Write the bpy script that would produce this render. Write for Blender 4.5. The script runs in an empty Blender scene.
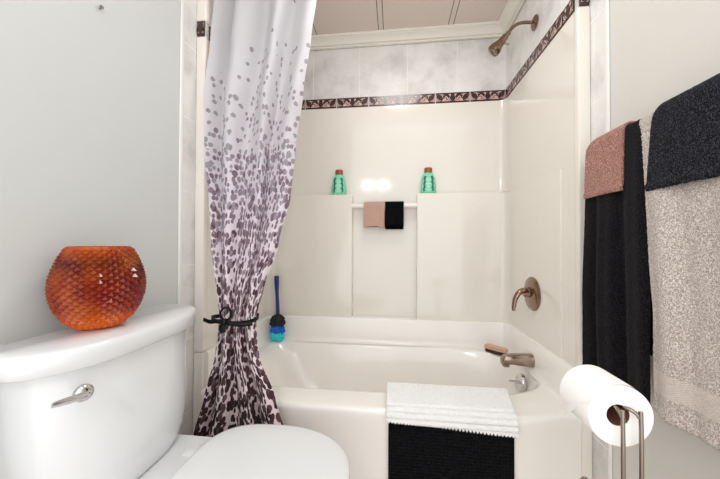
import bpy, bmesh, math, random
from mathutils import Vector, Matrix, noise as mnoise
random.seed(7)
PI = math.pi
SC = bpy.context.scene
COL = SC.collection
WORG = {}

# ------------------------------------------------------------------ helpers
def lerp(a, b, t): return a + (b - a) * t
def interp(tab, z):
    """tab: rows sorted by falling z; linear interpolation (smoothed) of the remaining columns"""
    if z >= tab[0][0]: return tab[0][1:]
    for a, b in zip(tab, tab[1:]):
        if z >= b[0]:
            t = (a[0] - z) / (a[0] - b[0]); t = t * t * (3 - 2 * t) * .5 + t * .5
            return tuple(lerp(p, q, t) for p, q in zip(a[1:], b[1:]))
    return tab[-1][1:]

def link(o): COL.objects.link(o); return o

def tag(o, label=None, cat=None, group=None, kind=None):
    if label: o['label'] = label
    if cat: o['category'] = cat
    if group: o['group'] = group
    if kind: o['kind'] = kind
    return o

def thing(name, label, cat, loc, group=None):
    o = link(bpy.data.objects.new(name, None)); o.location = loc; o.empty_display_size = .05
    WORG[o.name] = Vector(loc)
    return tag(o, label, cat, group)

def obj(name, bm, mats, parent=None, smooth=True, angle=40, label=None, recalc=True):
    if not isinstance(mats, (list, tuple)): mats = [mats]
    if recalc: bmesh.ops.recalc_face_normals(bm, faces=bm.faces[:])
    if parent is not None: org = WORG[parent.name]
    else:
        xs = [v.co.x for v in bm.verts]; ys = [v.co.y for v in bm.verts]; zs = [v.co.z for v in bm.verts]
        org = Vector(((min(xs) + max(xs)) / 2, (min(ys) + max(ys)) / 2, min(zs)))
    for v in bm.verts: v.co -= org
    for f in bm.faces: f.smooth = smooth
    me = bpy.data.meshes.new(name)
    bm.to_mesh(me); bm.free()
    for m in mats: me.materials.append(m)
    if smooth and angle < 180:
        me.set_sharp_from_angle(angle=math.radians(angle))
    o = link(bpy.data.objects.new(name, me))
    WORG[o.name] = org
    if parent is not None: o.parent = parent
    else: o.location = org
    if label: o['label'] = label
    return o

def struct(name, bm, m, **k):
    o = obj(name, bm, m, **k); o['kind'] = 'structure'; return o

def NB(): return bmesh.new()

def box(bm, x0, x1, y0, y1, z0, z1, bevel=0, seg=2, mi=0):
    vs = [bm.verts.new((x, y, z)) for x in (x0, x1) for y in (y0, y1) for z in (z0, z1)]
    fs = [bm.faces.new([vs[i] for i in q]) for q in ((0,1,3,2),(4,6,7,5),(0,4,5,1),(2,3,7,6),(0,2,6,4),(1,5,7,3))]
    for f in fs: f.material_index = mi
    if bevel:
        es = list({e for f in fs for e in f.edges})
        bmesh.ops.bevel(bm, geom=es, offset=bevel, segments=seg, profile=.5, affect='EDGES')
    return bm

def prism(bm, poly, z0, z1, bevel_top=0, seg=3):
    a = [bm.verts.new((x, y, z0)) for x, y in poly]; b = [bm.verts.new((x, y, z1)) for x, y in poly]
    n = len(poly)
    for i in range(n): bm.faces.new((a[i], a[(i+1) % n], b[(i+1) % n], b[i]))
    bm.faces.new(a[::-1]); top = bm.faces.new(b)
    if bevel_top:
        bmesh.ops.bevel(bm, geom=list(top.edges), offset=bevel_top, segments=seg, profile=.5, affect='EDGES')
    return bm

def loft(bm, rings, cap0=True, cap1=True, closed=True):
    R = [[bm.verts.new(p) for p in r] for r in rings]
    n = len(R[0])
    for a, b in zip(R, R[1:]):
        for i in range(n if closed else n - 1):
            bm.faces.new((a[i], a[(i+1) % n], b[(i+1) % n], b[i]))
    if cap0: bm.faces.new(R[0][::-1])
    if cap1: bm.faces.new(R[-1])
    return R

def frame_of(d):
    d = Vector(d).normalized()
    up = Vector((0, 0, 1)) if abs(d.z) < .9 else Vector((0, 1, 0))
    a = d.cross(up).normalized(); b = d.cross(a).normalized()
    return a, b

def smooth_path(pts, n=8):
    P = [Vector(p) for p in pts]; out = []
    for i in range(len(P) - 1):
        p0 = P[max(i-1, 0)]; p1 = P[i]; p2 = P[i+1]; p3 = P[min(i+2, len(P)-1)]
        for k in range(n):
            t = k / n
            out.append(.5 * ((2*p1) + (p2-p0)*t + (2*p0-5*p1+4*p2-p3)*t*t + (3*p1-p0-3*p2+p3)*t*t*t))
    out.append(P[-1]); return out

def tube(bm, pts, r, n=12, sx=1, sy=1, ref=None):
    P = [Vector(p) for p in pts]; m = len(P)
    rs = r if isinstance(r, (list, tuple)) else [r] * m
    if len(rs) != m: rs = [lerp(rs[int(i*(len(rs)-1)/(m-1))], rs[min(int(i*(len(rs)-1)/(m-1))+1, len(rs)-1)], (i*(len(rs)-1)/(m-1)) % 1) for i in range(m)]
    rings = []; a = None
    for i, p in enumerate(P):
        d = (P[min(i+1, m-1)] - P[max(i-1, 0)]).normalized()
        if a is None:
            a = (Vector(ref) - d * d.dot(Vector(ref))).normalized() if ref else frame_of(d)[0]
        else: a = (a - d * a.dot(d)).normalized()
        b = d.cross(a)
        rings.append([p + (a * math.cos(t) * sx + b * math.sin(t) * sy) * rs[i] for t in [2*PI*k/n for k in range(n)]])
    loft(bm, rings); return bm

def lathe(bm, prof, c, d=(0, 0, 1), n=32, a=None, sa=1, sb=1):
    """prof: (r, h) along d from c"""
    c = Vector(c); d = Vector(d).normalized(); A, B = frame_of(d)
    if a is not None: A = Vector(a).normalized(); B = d.cross(A)
    rings = [[c + d * h + (A * math.cos(t) * sa + B * math.sin(t) * sb) * r for t in [2*PI*k/n for k in range(n)]] for r, h in prof]
    loft(bm, rings); return bm

def grid(bm, nu, nv, fn, uvfn=None, mi=0):
    V = [[bm.verts.new(fn(i / nu, j / nv)) for j in range(nv + 1)] for i in range(nu + 1)]
    uv = bm.loops.layers.uv.verify() if uvfn else None
    for i in range(nu):
        for j in range(nv):
            f = bm.faces.new((V[i][j], V[i+1][j], V[i+1][j+1], V[i][j+1])); f.material_index = mi
            if uv:
                for l, (a, b) in zip(f.loops, ((i, j), (i+1, j), (i+1, j+1), (i, j+1))): l[uv].uv = uvfn(a / nu, b / nv)
    return V

def solidify(o, t, off=0):
    m = o.modifiers.new('Solidify', 'SOLIDIFY'); m.thickness = t; m.offset = off; return o

def nz(x, y, z=0): return mnoise.noise(Vector((x, y, z)))

# ------------------------------------------------------------------ materials
class NT:
    def __init__(s, name):
        s.m = bpy.data.materials.new(name); s.m.use_nodes = True; s.t = s.m.node_tree
        s.b = s.t.nodes['Principled BSDF']; s.out = s.t.nodes['Material Output']
    def n(s, typ, **k):
        nd = s.t.nodes.new(typ)
        for a, v in k.items(): setattr(nd, a, v)
        return nd
    def l(s, a, b): s.t.links.new(a, b)
    def val(s, sock, v):
        if hasattr(v, 'is_output'): s.l(v, sock)
        else: sock.default_value = v
    def math(s, op, a, b=0, c=0, clamp=False):
        nd = s.n('ShaderNodeMath', operation=op, use_clamp=clamp)
        s.val(nd.inputs[0], a); s.val(nd.inputs[1], b)
        if op in ('SMOOTH_MIN', 'MULTIPLY_ADD', 'COMPARE', 'WRAP'): s.val(nd.inputs[2], c)
        return nd.outputs[0]
    def mix(s, f, a, b, blend='MIX'):
        nd = s.n('ShaderNodeMix', data_type='RGBA', blend_type=blend)
        s.val(nd.inputs[0], f); s.val(nd.inputs[6], a); s.val(nd.inputs[7], b); return nd.outputs[2]
    def ramp(s, f, stops, interp='LINEAR'):
        nd = s.n('ShaderNodeValToRGB'); nd.color_ramp.interpolation = interp
        e = nd.color_ramp.elements
        while len(e) < len(stops): e.new(.5)
        for el, (p, c) in zip(e, stops): el.position = p; el.color = c
        s.val(nd.inputs[0], f); return nd.outputs[0]
    def noise(s, vec, scale, detail=3, rough=.55, out=0, dim='3D'):
        nd = s.n('ShaderNodeTexNoise', noise_dimensions=dim); s.l(vec, nd.inputs['Vector'])
        nd.inputs['Scale'].default_value = scale; nd.inputs['Detail'].default_value = detail; nd.inputs['Roughness'].default_value = rough
        return nd.outputs[out]
    def bump(s, h, strength, dist):
        nd = s.n('ShaderNodeBump'); s.l(h, nd.inputs['Height']); nd.inputs['Strength'].default_value = strength; nd.inputs['Distance'].default_value = dist
        s.l(nd.outputs[0], s.b.inputs['Normal']); return nd
    def obj(s): return s.n('ShaderNodeTexCoord').outputs['Object']
    def pos(s): return s.n('ShaderNodeNewGeometry').outputs['Position']

def srgb(r, g, b, a=1):
    f = lambda c: (c/255/12.92) if c/255 <= .04045 else ((c/255+.055)/1.055)**2.4
    return (f(r), f(g), f(b), a)

def plain(name, c, rough=.5, metal=0, coat=0, bump=None, vary=0, **k):
    t = NT(name); b = t.b
    b.inputs['Roughness'].default_value = rough; b.inputs['Metallic'].default_value = metal
    b.inputs['Coat Weight'].default_value = coat
    for kk, v in k.items(): b.inputs[kk.replace('_', ' ')].default_value = v
    co = t.obj()
    f = t.noise(co, 9, 3)
    c2 = tuple(x * (1 - max(vary, .02)) for x in c[:3]) + (1,)
    t.l(t.mix(f, c, c2), b.inputs['Base Color'])
    if bump:
        t.bump(t.noise(co, bump[0], 3), bump[1], bump[2])
    return t.m

M = {}
M['wall'] = plain('wall_paint', srgb(208, 210, 207), .55, bump=(160, .10, .002))
M['wall_right'] = plain('wall_paint_right', srgb(217, 214, 207), .55, bump=(160, .10, .002))
M['surround'] = plain('gloss_fibreglass', srgb(234, 228, 219), .10, coat=.3, vary=.015)
M['tub'] = plain('tub_enamel', srgb(248, 243, 237), .15, coat=.3, vary=.015)
M['china'] = plain('white_china', srgb(226, 227, 228), .10, coat=.3)
M['seat'] = plain('white_seat', srgb(228, 229, 229), .16)
M['crown'] = plain('crown_paint', srgb(240, 236, 226), .35)
M['bull'] = plain('bullnose_glaze', srgb(238, 231, 221), .15, coat=.2)
M['bull_white'] = plain('tile_edge_white', srgb(238, 236, 232), .2)
M['floor'] = plain('floor_tile', srgb(222, 202, 190), .35, vary=.25)
M['nickel'] = plain('warm_nickel', srgb(160, 142, 130), .16, metal=1)
M['bronze'] = plain('bronze_nickel', srgb(148, 122, 106), .16, metal=1)
M['chrome'] = plain('chrome', srgb(215, 212, 210), .12, metal=1)
M['steel'] = plain('brushed_steel', srgb(150, 138, 128), .2, metal=1)
M['paper'] = plain('tissue_paper', srgb(254, 253, 249), .9, bump=(300, .12, .001))
M['card'] = plain('brown_card', srgb(120, 72, 58), .9)
M['ribbon'] = plain('black_ribbon', srgb(9, 8, 11), .5, Specular_IOR_Level=.25)
M['brush_blue'] = plain('dark_blue_plastic', srgb(22, 44, 112), .3)
M['brush_black'] = plain('black_mesh', srgb(22, 22, 28), .7)
M['mesh_blue'] = plain('blue_mesh', srgb(16, 104, 205), .7)
M['mesh_aqua'] = plain('aqua_mesh', srgb(60, 225, 232), .7)
M['wood'] = plain('pale_wood', srgb(222, 176, 140), .5, vary=.2)
M['bristle'] = plain('dark_bristle', srgb(60, 30, 24), .8)
M['bottle'] = plain('mint_plastic', srgb(132, 234, 192), .3, vary=.08, Transmission_Weight=.15)
M['bottle_cap'] = plain('bronze_cap', srgb(150, 88, 60), .3, metal=.4)
M['ink'] = plain('dark_green_print', srgb(34, 92, 76), .5)
M['inkw'] = plain('white_print', srgb(232, 250, 240), .5)
M['nail'] = plain('nail_metal', srgb(120, 118, 114), .4, metal=.8)
M['bar'] = plain('clear_bar', srgb(242, 236, 228), .08, coat=.5)
M['border_base'] = plain('border_glaze_pink', srgb(212, 178, 168), .3, vary=.1)
M['border_dark'] = plain('border_relief_brown', srgb(58, 32, 31), .25, coat=.3, vary=.2)
M['grout'] = plain('light_grout', srgb(232, 222, 212), .8)

def tile_mat(name, axis, spacing, offset, base=(232, 230, 227)):
    t = NT(name); p = t.pos()
    f = t.noise(p, 5.5, 6, .62)
    c = t.ramp(f, [(.34, srgb(*[x - 24 for x in base])), (.5, srgb(*base)), (.68, srgb(*[min(255, x + 10) for x in base]))])
    f2 = t.noise(p, 26, 4, .6)
    c = t.mix(t.math('MULTIPLY', f2, .25), c, srgb(196, 192, 190))
    sx = t.n('ShaderNodeSeparateXYZ'); t.l(p, sx.inputs[0])
    m = t.math('ABSOLUTE', t.math('WRAP', t.math('SUBTRACT', sx.outputs[axis], offset), -spacing/2, spacing/2))
    g = t.math('LESS_THAN', m, .0022)
    t.l(t.mix(g, c, srgb(240, 238, 234)), t.b.inputs['Base Color'])
    t.b.inputs['Roughness'].default_value = .5; t.b.inputs['Specular IOR Level'].default_value = .3
    return t.m
M['tile_back'] = tile_mat('marble_tile_back', 0, .312, -.165)
M['tile_side'] = tile_mat('marble_tile_side', 1, .312, 1.64)
M['tile_strip'] = tile_mat('marble_tile_strip', 2, .305, .903)

def ceiling_mat():
    t = NT('ceiling_panels'); p = t.pos(); sx = t.n('ShaderNodeSeparateXYZ'); t.l(p, sx.inputs[0])
    m = t.math('ABSOLUTE', t.math('WRAP', t.math('SUBTRACT', sx.outputs[0], -.0225), -.215, .215))
    g = t.math('LESS_THAN', t.math('ABSOLUTE', t.math('SUBTRACT', m, .0155)), .0022)
    f = t.noise(p, 2.5, 3)
    c = t.mix(f, srgb(220, 206, 196), srgb(228, 216, 208))
    t.l(t.mix(g, c, srgb(96, 84, 76)), t.b.inputs['Base Color']); t.b.inputs['Roughness'].default_value = .6
    t.bump(t.math('SUBTRACT', 1.0, g), .6, .003)
    return t.m
M['ceiling'] = ceiling_mat()

def terry(name, c, speck, dark=.55, scale=420, band=None, sheen=.3):
    t = NT(name); p = t.obj()
    n1 = t.noise(p, scale, 1, .6); n2 = t.noise(p, scale * .5, 2, .7); n3 = t.noise(p, 14, 2)
    h = t.math('ADD', t.math('MULTIPLY', n1, .5), t.math('MULTIPLY', n2, .5))
    lo = tuple(x * dark for x in c[:3]) + (1,)
    col = t.ramp(h, [(.36, lo), (.5, c), (.64, speck)])
    col = t.mix(t.math('MULTIPLY', n3, .35), col, lo)
    if band:
        sx = t.n('ShaderNodeSeparateXYZ'); t.l(t.pos(), sx.inputs[0]); z = sx.outputs[2]
        m = t.math('MULTIPLY', t.math('GREATER_THAN', z, band[0]), t.math('LESS_THAN', z, band[1]))
        w = t.n('ShaderNodeTexWave', wave_type='BANDS', bands_direction='DIAGONAL'); t.l(p, w.inputs['Vector']); w.inputs['Scale'].default_value = 130; w.inputs['Distortion'].default_value = 2
        bc = t.mix(w.outputs[1], c, speck)
        col = t.mix(t.math('MULTIPLY', m, .7), col, t.mix(.5, bc, c))
    t.l(col, t.b.inputs['Base Color']); t.b.inputs['Roughness'].default_value = .95; t.b.inputs['Specular IOR Level'].default_value = .12
    t.b.inputs['Sheen Weight'].default_value = sheen; t.b.inputs['Sheen Roughness'].default_value = .5
    t.bump(h, 1.0, .004)
    return t.m
M['terry_black'] = terry('black_terry', srgb(8, 6, 9), srgb(44, 40, 47), .3, scale=440, sheen=.04)
M['terry_black2'] = terry('black_terry_hand', srgb(11, 11, 15), srgb(78, 79, 92), .2, scale=440, sheen=.04)
M['terry_rose'] = terry('rose_terry', srgb(168, 104, 86), srgb(228, 180, 162), .45, scale=440)
M['terry_grey'] = terry('grey_terry', srgb(206, 190, 180), srgb(250, 244, 238), .48, scale=430, band=(.637, .69))
M['cloth_tan'] = terry('tan_cloth', srgb(206, 166, 148), srgb(222, 188, 172), .8, 500)
M['cloth_navy'] = terry('navy_cloth', srgb(5, 6, 11), srgb(16, 17, 24), .5, 500, sheen=.02)
M['mat_white'] = terry('white_chenille', srgb(250, 249, 247), srgb(254, 254, 253), .97, 300)
M['mat_black'] = terry('black_chenille', srgb(6, 6, 9), srgb(30, 30, 34), .4, 300, sheen=.02)

def curtain_mat():
    t = NT('petal_curtain')
    uv = t.n('ShaderNodeTexCoord').outputs['UV']
    sx = t.n('ShaderNodeSeparateXYZ'); t.l(uv, sx.inputs[0]); v = sx.outputs[1]; u = sx.outputs[0]
    def dens(stops):
        # v is height in metres / 2.2
        return t.ramp(t.math('DIVIDE', v, 2.2), [(z / 2.2, (d, d, d, 1)) for z, d in stops])
    layers = [(37, 0.0, (.43, .16), [(0, .95), (.5, .88), (.8, .80), (1.1, .62), (1.36, .36), (1.42, .06), (1.55, 0)]),
              (54, 7.3, (.42, .16), [(0, .85), (.45, .72), (.9, .70), (1.38, .76), (1.41, .38), (1.58, .22), (1.75, .12), (1.84, .06), (1.92, 0)])]
    base = t.ramp(t.math('DIVIDE', v, 2.2), [(0, srgb(238, 220, 222)), (.3, srgb(240, 224, 228)), (.55, srgb(222, 212, 224)), (.66, srgb(214, 210, 215)), (1, srgb(212, 212, 215))])
    col = base
    wob = t.noise(uv, 30, 2, out=1)
    for sc, off, (r0, rv), st in layers:
        vec = t.n('ShaderNodeVectorMath', operation='ADD'); t.l(uv, vec.inputs[0]); vec.inputs[1].default_value = (off, off * 1.7, 0); vec.operation = 'ADD'
        v2 = t.n('ShaderNodeVectorMath', operation='MULTIPLY_ADD'); t.l(wob, v2.inputs[0]); v2.inputs[1].default_value = (.010, .012, 0); t.l(vec.outputs[0], v2.inputs[2])
        v3 = t.n('ShaderNodeVectorMath', operation='MULTIPLY'); t.l(v2.outputs[0], v3.inputs[0]); v3.inputs[1].default_value = (1, .74, 1); v2 = v3
        vo = t.n('ShaderNodeTexVoronoi', voronoi_dimensions='2D', feature='F1'); t.l(v2.outputs[0], vo.inputs['Vector']); vo.inputs['Scale'].default_value = sc; vo.inputs['Randomness'].default_value = .9
        rc = t.n('ShaderNodeSeparateColor'); t.l(vo.outputs['Color'], rc.inputs[0])
        thr = t.math('ADD', r0 - rv / 2, t.math('MULTIPLY', rc.outputs[0], rv))
        m = t.math('MULTIPLY', t.math('LESS_THAN', vo.outputs['Distance'], thr), t.math('LESS_THAN', rc.outputs[1], dens(st)))
        tone = t.math('SUBTRACT', t.math('DIVIDE', v, 2.2), t.math('MULTIPLY', t.math('SUBTRACT', rc.outputs[2], .5), .34))
        pc = t.ramp(tone, [(.0, srgb(34, 20, 26)), (.16, srgb(66, 38, 44)), (.31, srgb(92, 64, 74)), (.45, srgb(134, 112, 126)), (.60, srgb(160, 148, 160)), (.85, srgb(158, 154, 160))])
        col = t.mix(m, col, pc)
    b = t.b; t.l(col, b.inputs['Base Color']); b.inputs['Roughness'].default_value = .7
    tr = t.n('ShaderNodeBsdfTranslucent'); t.l(col, tr.inputs[0])
    mx = t.n('ShaderNodeMixShader'); mx.inputs[0].default_value = .22
    t.l(b.outputs[0], mx.inputs[1]); t.l(tr.outputs[0], mx.inputs[2]); t.l(mx.outputs[0], t.out.inputs[0])
    t.bump(t.noise(uv, 250, 2), .1, .001)
    return t.m
M['curtain'] = curtain_mat()

def vase_mat():
    t = NT('amber_glass'); b = t.b; p = t.obj()
    sx = t.n('ShaderNodeSeparateXYZ'); t.l(p, sx.inputs[0])
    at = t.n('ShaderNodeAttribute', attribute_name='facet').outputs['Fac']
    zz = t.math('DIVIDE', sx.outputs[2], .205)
    hi = t.ramp(zz, [(0, srgb(255, 176, 40)), (.22, srgb(252, 138, 34)), (.6, srgb(246, 118, 38)), (1, srgb(252, 146, 46))])  # facet faces; the glass's glow at the foot is put into the colour
    lo = t.ramp(zz, [(0, srgb(236, 96, 22)), (.25, srgb(128, 26, 12)), (.8, srgb(84, 14, 10)), (1, srgb(150, 44, 18))])  # shade in the crevices between facets, painted as darker colour
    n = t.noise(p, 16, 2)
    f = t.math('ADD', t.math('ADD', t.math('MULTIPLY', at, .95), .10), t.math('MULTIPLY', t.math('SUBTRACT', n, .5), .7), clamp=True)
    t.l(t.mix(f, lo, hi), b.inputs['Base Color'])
    b.inputs['Roughness'].default_value = .10; b.inputs['Transmission Weight'].default_value = .0; b.inputs['Subsurface Weight'].default_value = .0; b.inputs['Subsurface Radius'].default_value = (.02, .006, .002); b.inputs['Specular IOR Level'].default_value = .38; b.inputs['IOR'].default_value = 1.5
    return t.m
M['vase'] = vase_mat()

# ------------------------------------------------------------------ measured layout (metres)
WX = .75; RX = .795; YF = 1.212; YB = 1.95; CEIL = 2.345
ZB0, ZB1 = 1.8895, 1.9533; ZFL = .526; ZSH = 1.305; RIM = .375

# ------------------------------------------------------------------ room shell
struct('floor', box(NB(), -1.0, 1.0, -.6, 2.1, -.05, 0), M['floor'], smooth=False)
struct('ceiling', box(NB(), -1.0, 1.0, .45, 2.1, CEIL, CEIL + .05), M['ceiling'], smooth=False)
struct('wall_left', box(NB(), -.90, -RX, -.1, YF, 0, CEIL), M['wall'], smooth=False)
struct('wall_right', box(NB(), RX, .90, -.1, YF, 0, CEIL), M['wall_right'], smooth=False)
struct('wall_back', box(NB(), -.90, .90, YB + .004, 2.06, 0, CEIL), M['tile_back'], smooth=False)
struct('wall_left_alcove', box(NB(), -.90, -WX - .004, YF, YB + .004, 0, CEIL), M['tile_side'], smooth=False)
struct('wall_right_alcove', box(NB(), WX + .004, .90, YF, YB + .004, 0, CEIL), M['tile_side'], smooth=False)

tn = 0
def trim(bm, m, **k):
    global tn; tn += 1
    return struct('trim_%d' % tn, bm, m, **k)

for s in (-1, 1):
    a, b = sorted((s * RX, s * (RX - .006)))
    bm = box(NB(), a, b, 1.128, YF, 0, CEIL); trim(bm, M['tile_strip'], smooth=False)
    a, b = sorted((s * RX, s * (RX - .008)))
    bm = box(NB(), a, b, 1.108, 1.128, 0, CEIL, .004); trim(bm, M['bull_white'])
    # bullnose return that faces the room, in lengths with joints
    bm = NB(); a, b = sorted((s * (WX - .004), s * (RX - .006)))
    zs = [0, .526, ZB0 - .002]
    for z0, z1 in zip(zs, zs[1:]): box(bm, a, b, YF - .012, YF + .02, z0 + .0008, z1 - .0008, .006, 3)
    box(bm, a, b, YF - .012, YF + .02, ZB1 + .001, CEIL, .006, 3)
    trim(bm, M['bull'])

# decorative border tiles ------------------------------------------------
def border(bm, org, U, N, w, h, n, w_last=None):
    org = Vector(org); U = Vector(U); N = Vector(N); Z = Vector((0, 0, 1))
    def pt(o, u, v, d): return o + U * u + Z * v + N * d
    def quad4(o, u0, u1, v0, v1, d0, d1, mi):
        vs = [bm.verts.new(pt(o, u, v, d)) for d in (d0, d1) for u, v in ((u0, v0), (u1, v0), (u1, v1), (u0, v1))]
        for q in ((4,5,6,7), (0,1,5,4), (1,2,6,5), (2,3,7,6), (3,0,4,7)):
            bm.faces.new([vs[i] for i in q]).material_index = mi
    def stroke(o, P, wd, clip, mi):
        P = [(min(max(p[0], .004), clip - .004), p[1]) for p in P]; dd = .0052 if mi == 0 else .0060
        L = []
        for i, p in enumerate(P):
            q0 = P[max(i-1, 0)]; q1 = P[min(i+1, len(P)-1)]
            dx, dy = q1[0]-q0[0], q1[1]-q0[1]; l = math.hypot(dx, dy) or 1
            k = wd * (1 - .55 * abs(2 * i / (len(P) - 1) - 1))
            L.append((p[0] - dy/l*k, p[1] + dx/l*k, p[0] + dy/l*k, p[1] - dx/l*k))
        vs = [(bm.verts.new(pt(o, a, b, dd)), bm.verts.new(pt(o, c, d, dd))) for a, b, c, d in L]
        for a, b in zip(vs, vs[1:]):
            bm.faces.new((a[0], a[1], b[1], b[0])).material_index = mi
    g = .0030
    def leaf(o, P, ww):
        P = [(min(max(p[0], g + .001), ww - g - .001), p[1]) for p in P]
        bm.faces.new([bm.verts.new(pt(o, a, b, .0052)) for a, b in P]).material_index = 0
    for i in range(n):
        ww = w if (w_last is None or i < n - 1) else w_last
        o = org + U * (w * i)
        quad4(o, g, ww - g, 0, h, 0, .004, 1)
        c = w / 2; m = h / 2
        for sg in (-1, 1):
            X = lambda t: c + sg * t
            if ww > .05 or True:
                leaf(o, [(X(.014), .009), (X(.066), .009), (X(.060), .022), (X(.046), .040), (X(.040), .043), (X(.030), .034)], ww)
                leaf(o, [(X(.010), h - .009), (X(.026), h - .009), (X(.014), m + .004)], ww)
            for k, (u0, v0, u1, v1, bend) in enumerate([(.070, .012, .100, .052, .012), (.080, .010, .101, .034, .008), (.060, .030, .084, .056, -.006), (.050, .048, .072, .056, .002), (.006, .012, .020, .034, .004), (.090, .009, .102, .018, .003)]):
                stroke(o, [(X(lerp(u0, u1, t) + bend * math.sin(t * PI)), lerp(v0, v1, t) - bend * .5 * math.sin(t * PI)) for t in [q / 6 for q in range(7)]], .0024, ww, 0)
            stroke(o, [(X(.046 + .010 * math.cos(q)), .022 + .009 * math.sin(q)) for q in [.4 + .7 * k for k in range(7)]], .0022, ww, 1)
            stroke(o, [(X(.020), .010), (X(.034), .020), (X(.042), .036)], .0020, ww, 1)
    return bm
W8 = .2135; HB = ZB1 - ZB0
trim(border(NB(), (WX - W8 * 7, YB + .003, ZB0), (1, 0, 0), (0, -1, 0), W8, HB, 7), [M['border_base'], M['border_dark']], smooth=False)
trim(border(NB(), (WX + .003, YB - W8 * 3, ZB0), (0, 1, 0), (-1, 0, 0), W8, HB, 3), [M['border_base'], M['border_dark']], smooth=False)
trim(border(NB(), (WX + .003, YF + .02, ZB0), (0, 1, 0), (-1, 0, 0), YB - YF - .02 - W8 * 3, HB, 1), [M['border_base'], M['border_dark']], smooth=False)
trim(border(NB(), (-WX - .003, YB, ZB0), (0, -1, 0), (1, 0, 0), W8, HB, 3), [M['border_base'], M['border_dark']], smooth=False)
trim(border(NB(), (-WX - .003, YB - W8 * 3, ZB0), (0, -1, 0), (1, 0, 0), YB - YF - .02 - W8 * 3, HB, 1), [M['border_base'], M['border_dark']], smooth=False)
for s in (-1, 1):
    x0 = min(s * WX, s * (RX - .006))
    trim(border(NB(), (x0, YF - .006, ZB0), (1, 0, 0), (0, -1, 0), .039, HB, 1), [M['border_base'], M['border_dark']], smooth=False)

# crown moulding ----------------------------------------------------------
PROF = [(0, 0), (.014, 0), (.014, .009), (.008, .010), (.008, .014), (.018, .017), (.022, .024), (.032, .034), (.046, .041), (.050, .042), (.050, .046), (.060, .048), (.062, .054), (.062, CEIL - 2.285)]
def crown(pts_fn, n=2):
    bm = NB()
    rows = [[bm.verts.new(pts_fn(k, d, 2.285 + z)) for d, z in PROF] for k in range(n)]
    for a, b in zip(rows, rows[1:]):
        for i in range(len(PROF) - 1): bm.faces.new((a[i], a[i+1], b[i+1], b[i]))
    return bm
trim(crown(lambda k, d, z: ((-WX + d, WX - d)[k], YB - d, z)), M['crown'], angle=25)
trim(crown(lambda k, d, z: (WX - d, (YB - d, YF)[k], z)), M['crown'], angle=25)
trim(crown(lambda k, d, z: (-WX + d, (YB - d, YF)[k], z)), M['crown'], angle=25)

# ------------------------------------------------------------------ shower surround
def arc(cx, cy, r, a0, a1, n=8): return [(cx + r * math.cos(math.radians(lerp(a0, a1, k / n))), cy + r * math.sin(math.radians(lerp(a0, a1, k / n)))) for k in range(n + 1)]
sur = thing('shower_surround', 'glossy cream moulded shower wall panels with corner shelves above the bathtub', 'shower wall', (0, YB, ZFL))
R0 = .045
inner = [(-WX, YF + .004)] + arc(-WX + R0, YB - R0, R0, 180, 90) + arc(WX - R0, YB - R0, R0, 90, 0) + [(WX, YF + .004)]
outer = [(WX + .0035, YF + .004), (WX + .0035, YB + .0035), (-WX - .0035, YB + .0035), (-WX - .0035, YF + .004)]
obj('wall_panel', prism(NB(), inner + outer, ZFL, ZB0 - .001), M['surround'], sur)
XL, YS = .742, 1.885
for s in (-1, 1):
    P = [(s * XL, 1.322)] + [(s * x, y) for x, y in arc(XL - .05, YS - .05, .05, 0, 90)] + [(s * .207, YS), (s * .203, YS + .004), (s * .203, YB - .0005)] + \
        [(s * x, y) for x, y in arc(WX - R0, YB - R0, R0 + .0006, 90, 0)] + [(s * (WX + .0005), 1.322)]
    obj('corner_shelf', prism(NB(), P, ZFL - .002, ZSH, .003, 2), M['surround'], sur)
bt = NB(); tube(bt, [(-.206, 1.905, 1.233), (.206, 1.905, 1.233)], .0165, 16)
obj('towel_bar', bt, M['bar'], sur)

# ------------------------------------------------------------------ bathtub
tub = thing('bathtub', 'cream alcove bathtub with a wide rim and flat apron', 'bathtub', (0, 1.54, 0))
YA = 1.132
BX0, BX1, BCY, BH = -.705, .722, 1.562, .290
def basin(k, n=72):
    """k=(inset, z)"""
    ins, z = k; out = []
    cx = (BX0 + BX1) / 2; hx = (BX1 - BX0) / 2
    for i in range(n):
        t = 2 * PI * i / n; c, s = math.cos(t), math.sin(t)
        e = 2 / 7.0 if c < 0 else (2 / 3.0 if s < 0 else 2 / 3.1)
        x = math.copysign(abs(c) ** e, c); y = math.copysign(abs(s) ** e, s)
        ix = ins * (1.0 if c > 0 else 2.6)
        out.append((cx + x * hx - (ix if c > 0 else -ix) * abs(x), BCY + y * (BH - ins * .8), z))
    return out
bm = NB()
rings = [basin(k) for k in [(-.022, RIM), (-.010, RIM - .001), (-.003, RIM - .006), (.002, RIM - .014), (.03, .30), (.055, .20), (.08, .12), (.105, .085), (.15, .07)]]
R = loft(bm, rings, cap0=False, cap1=True)
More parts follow.
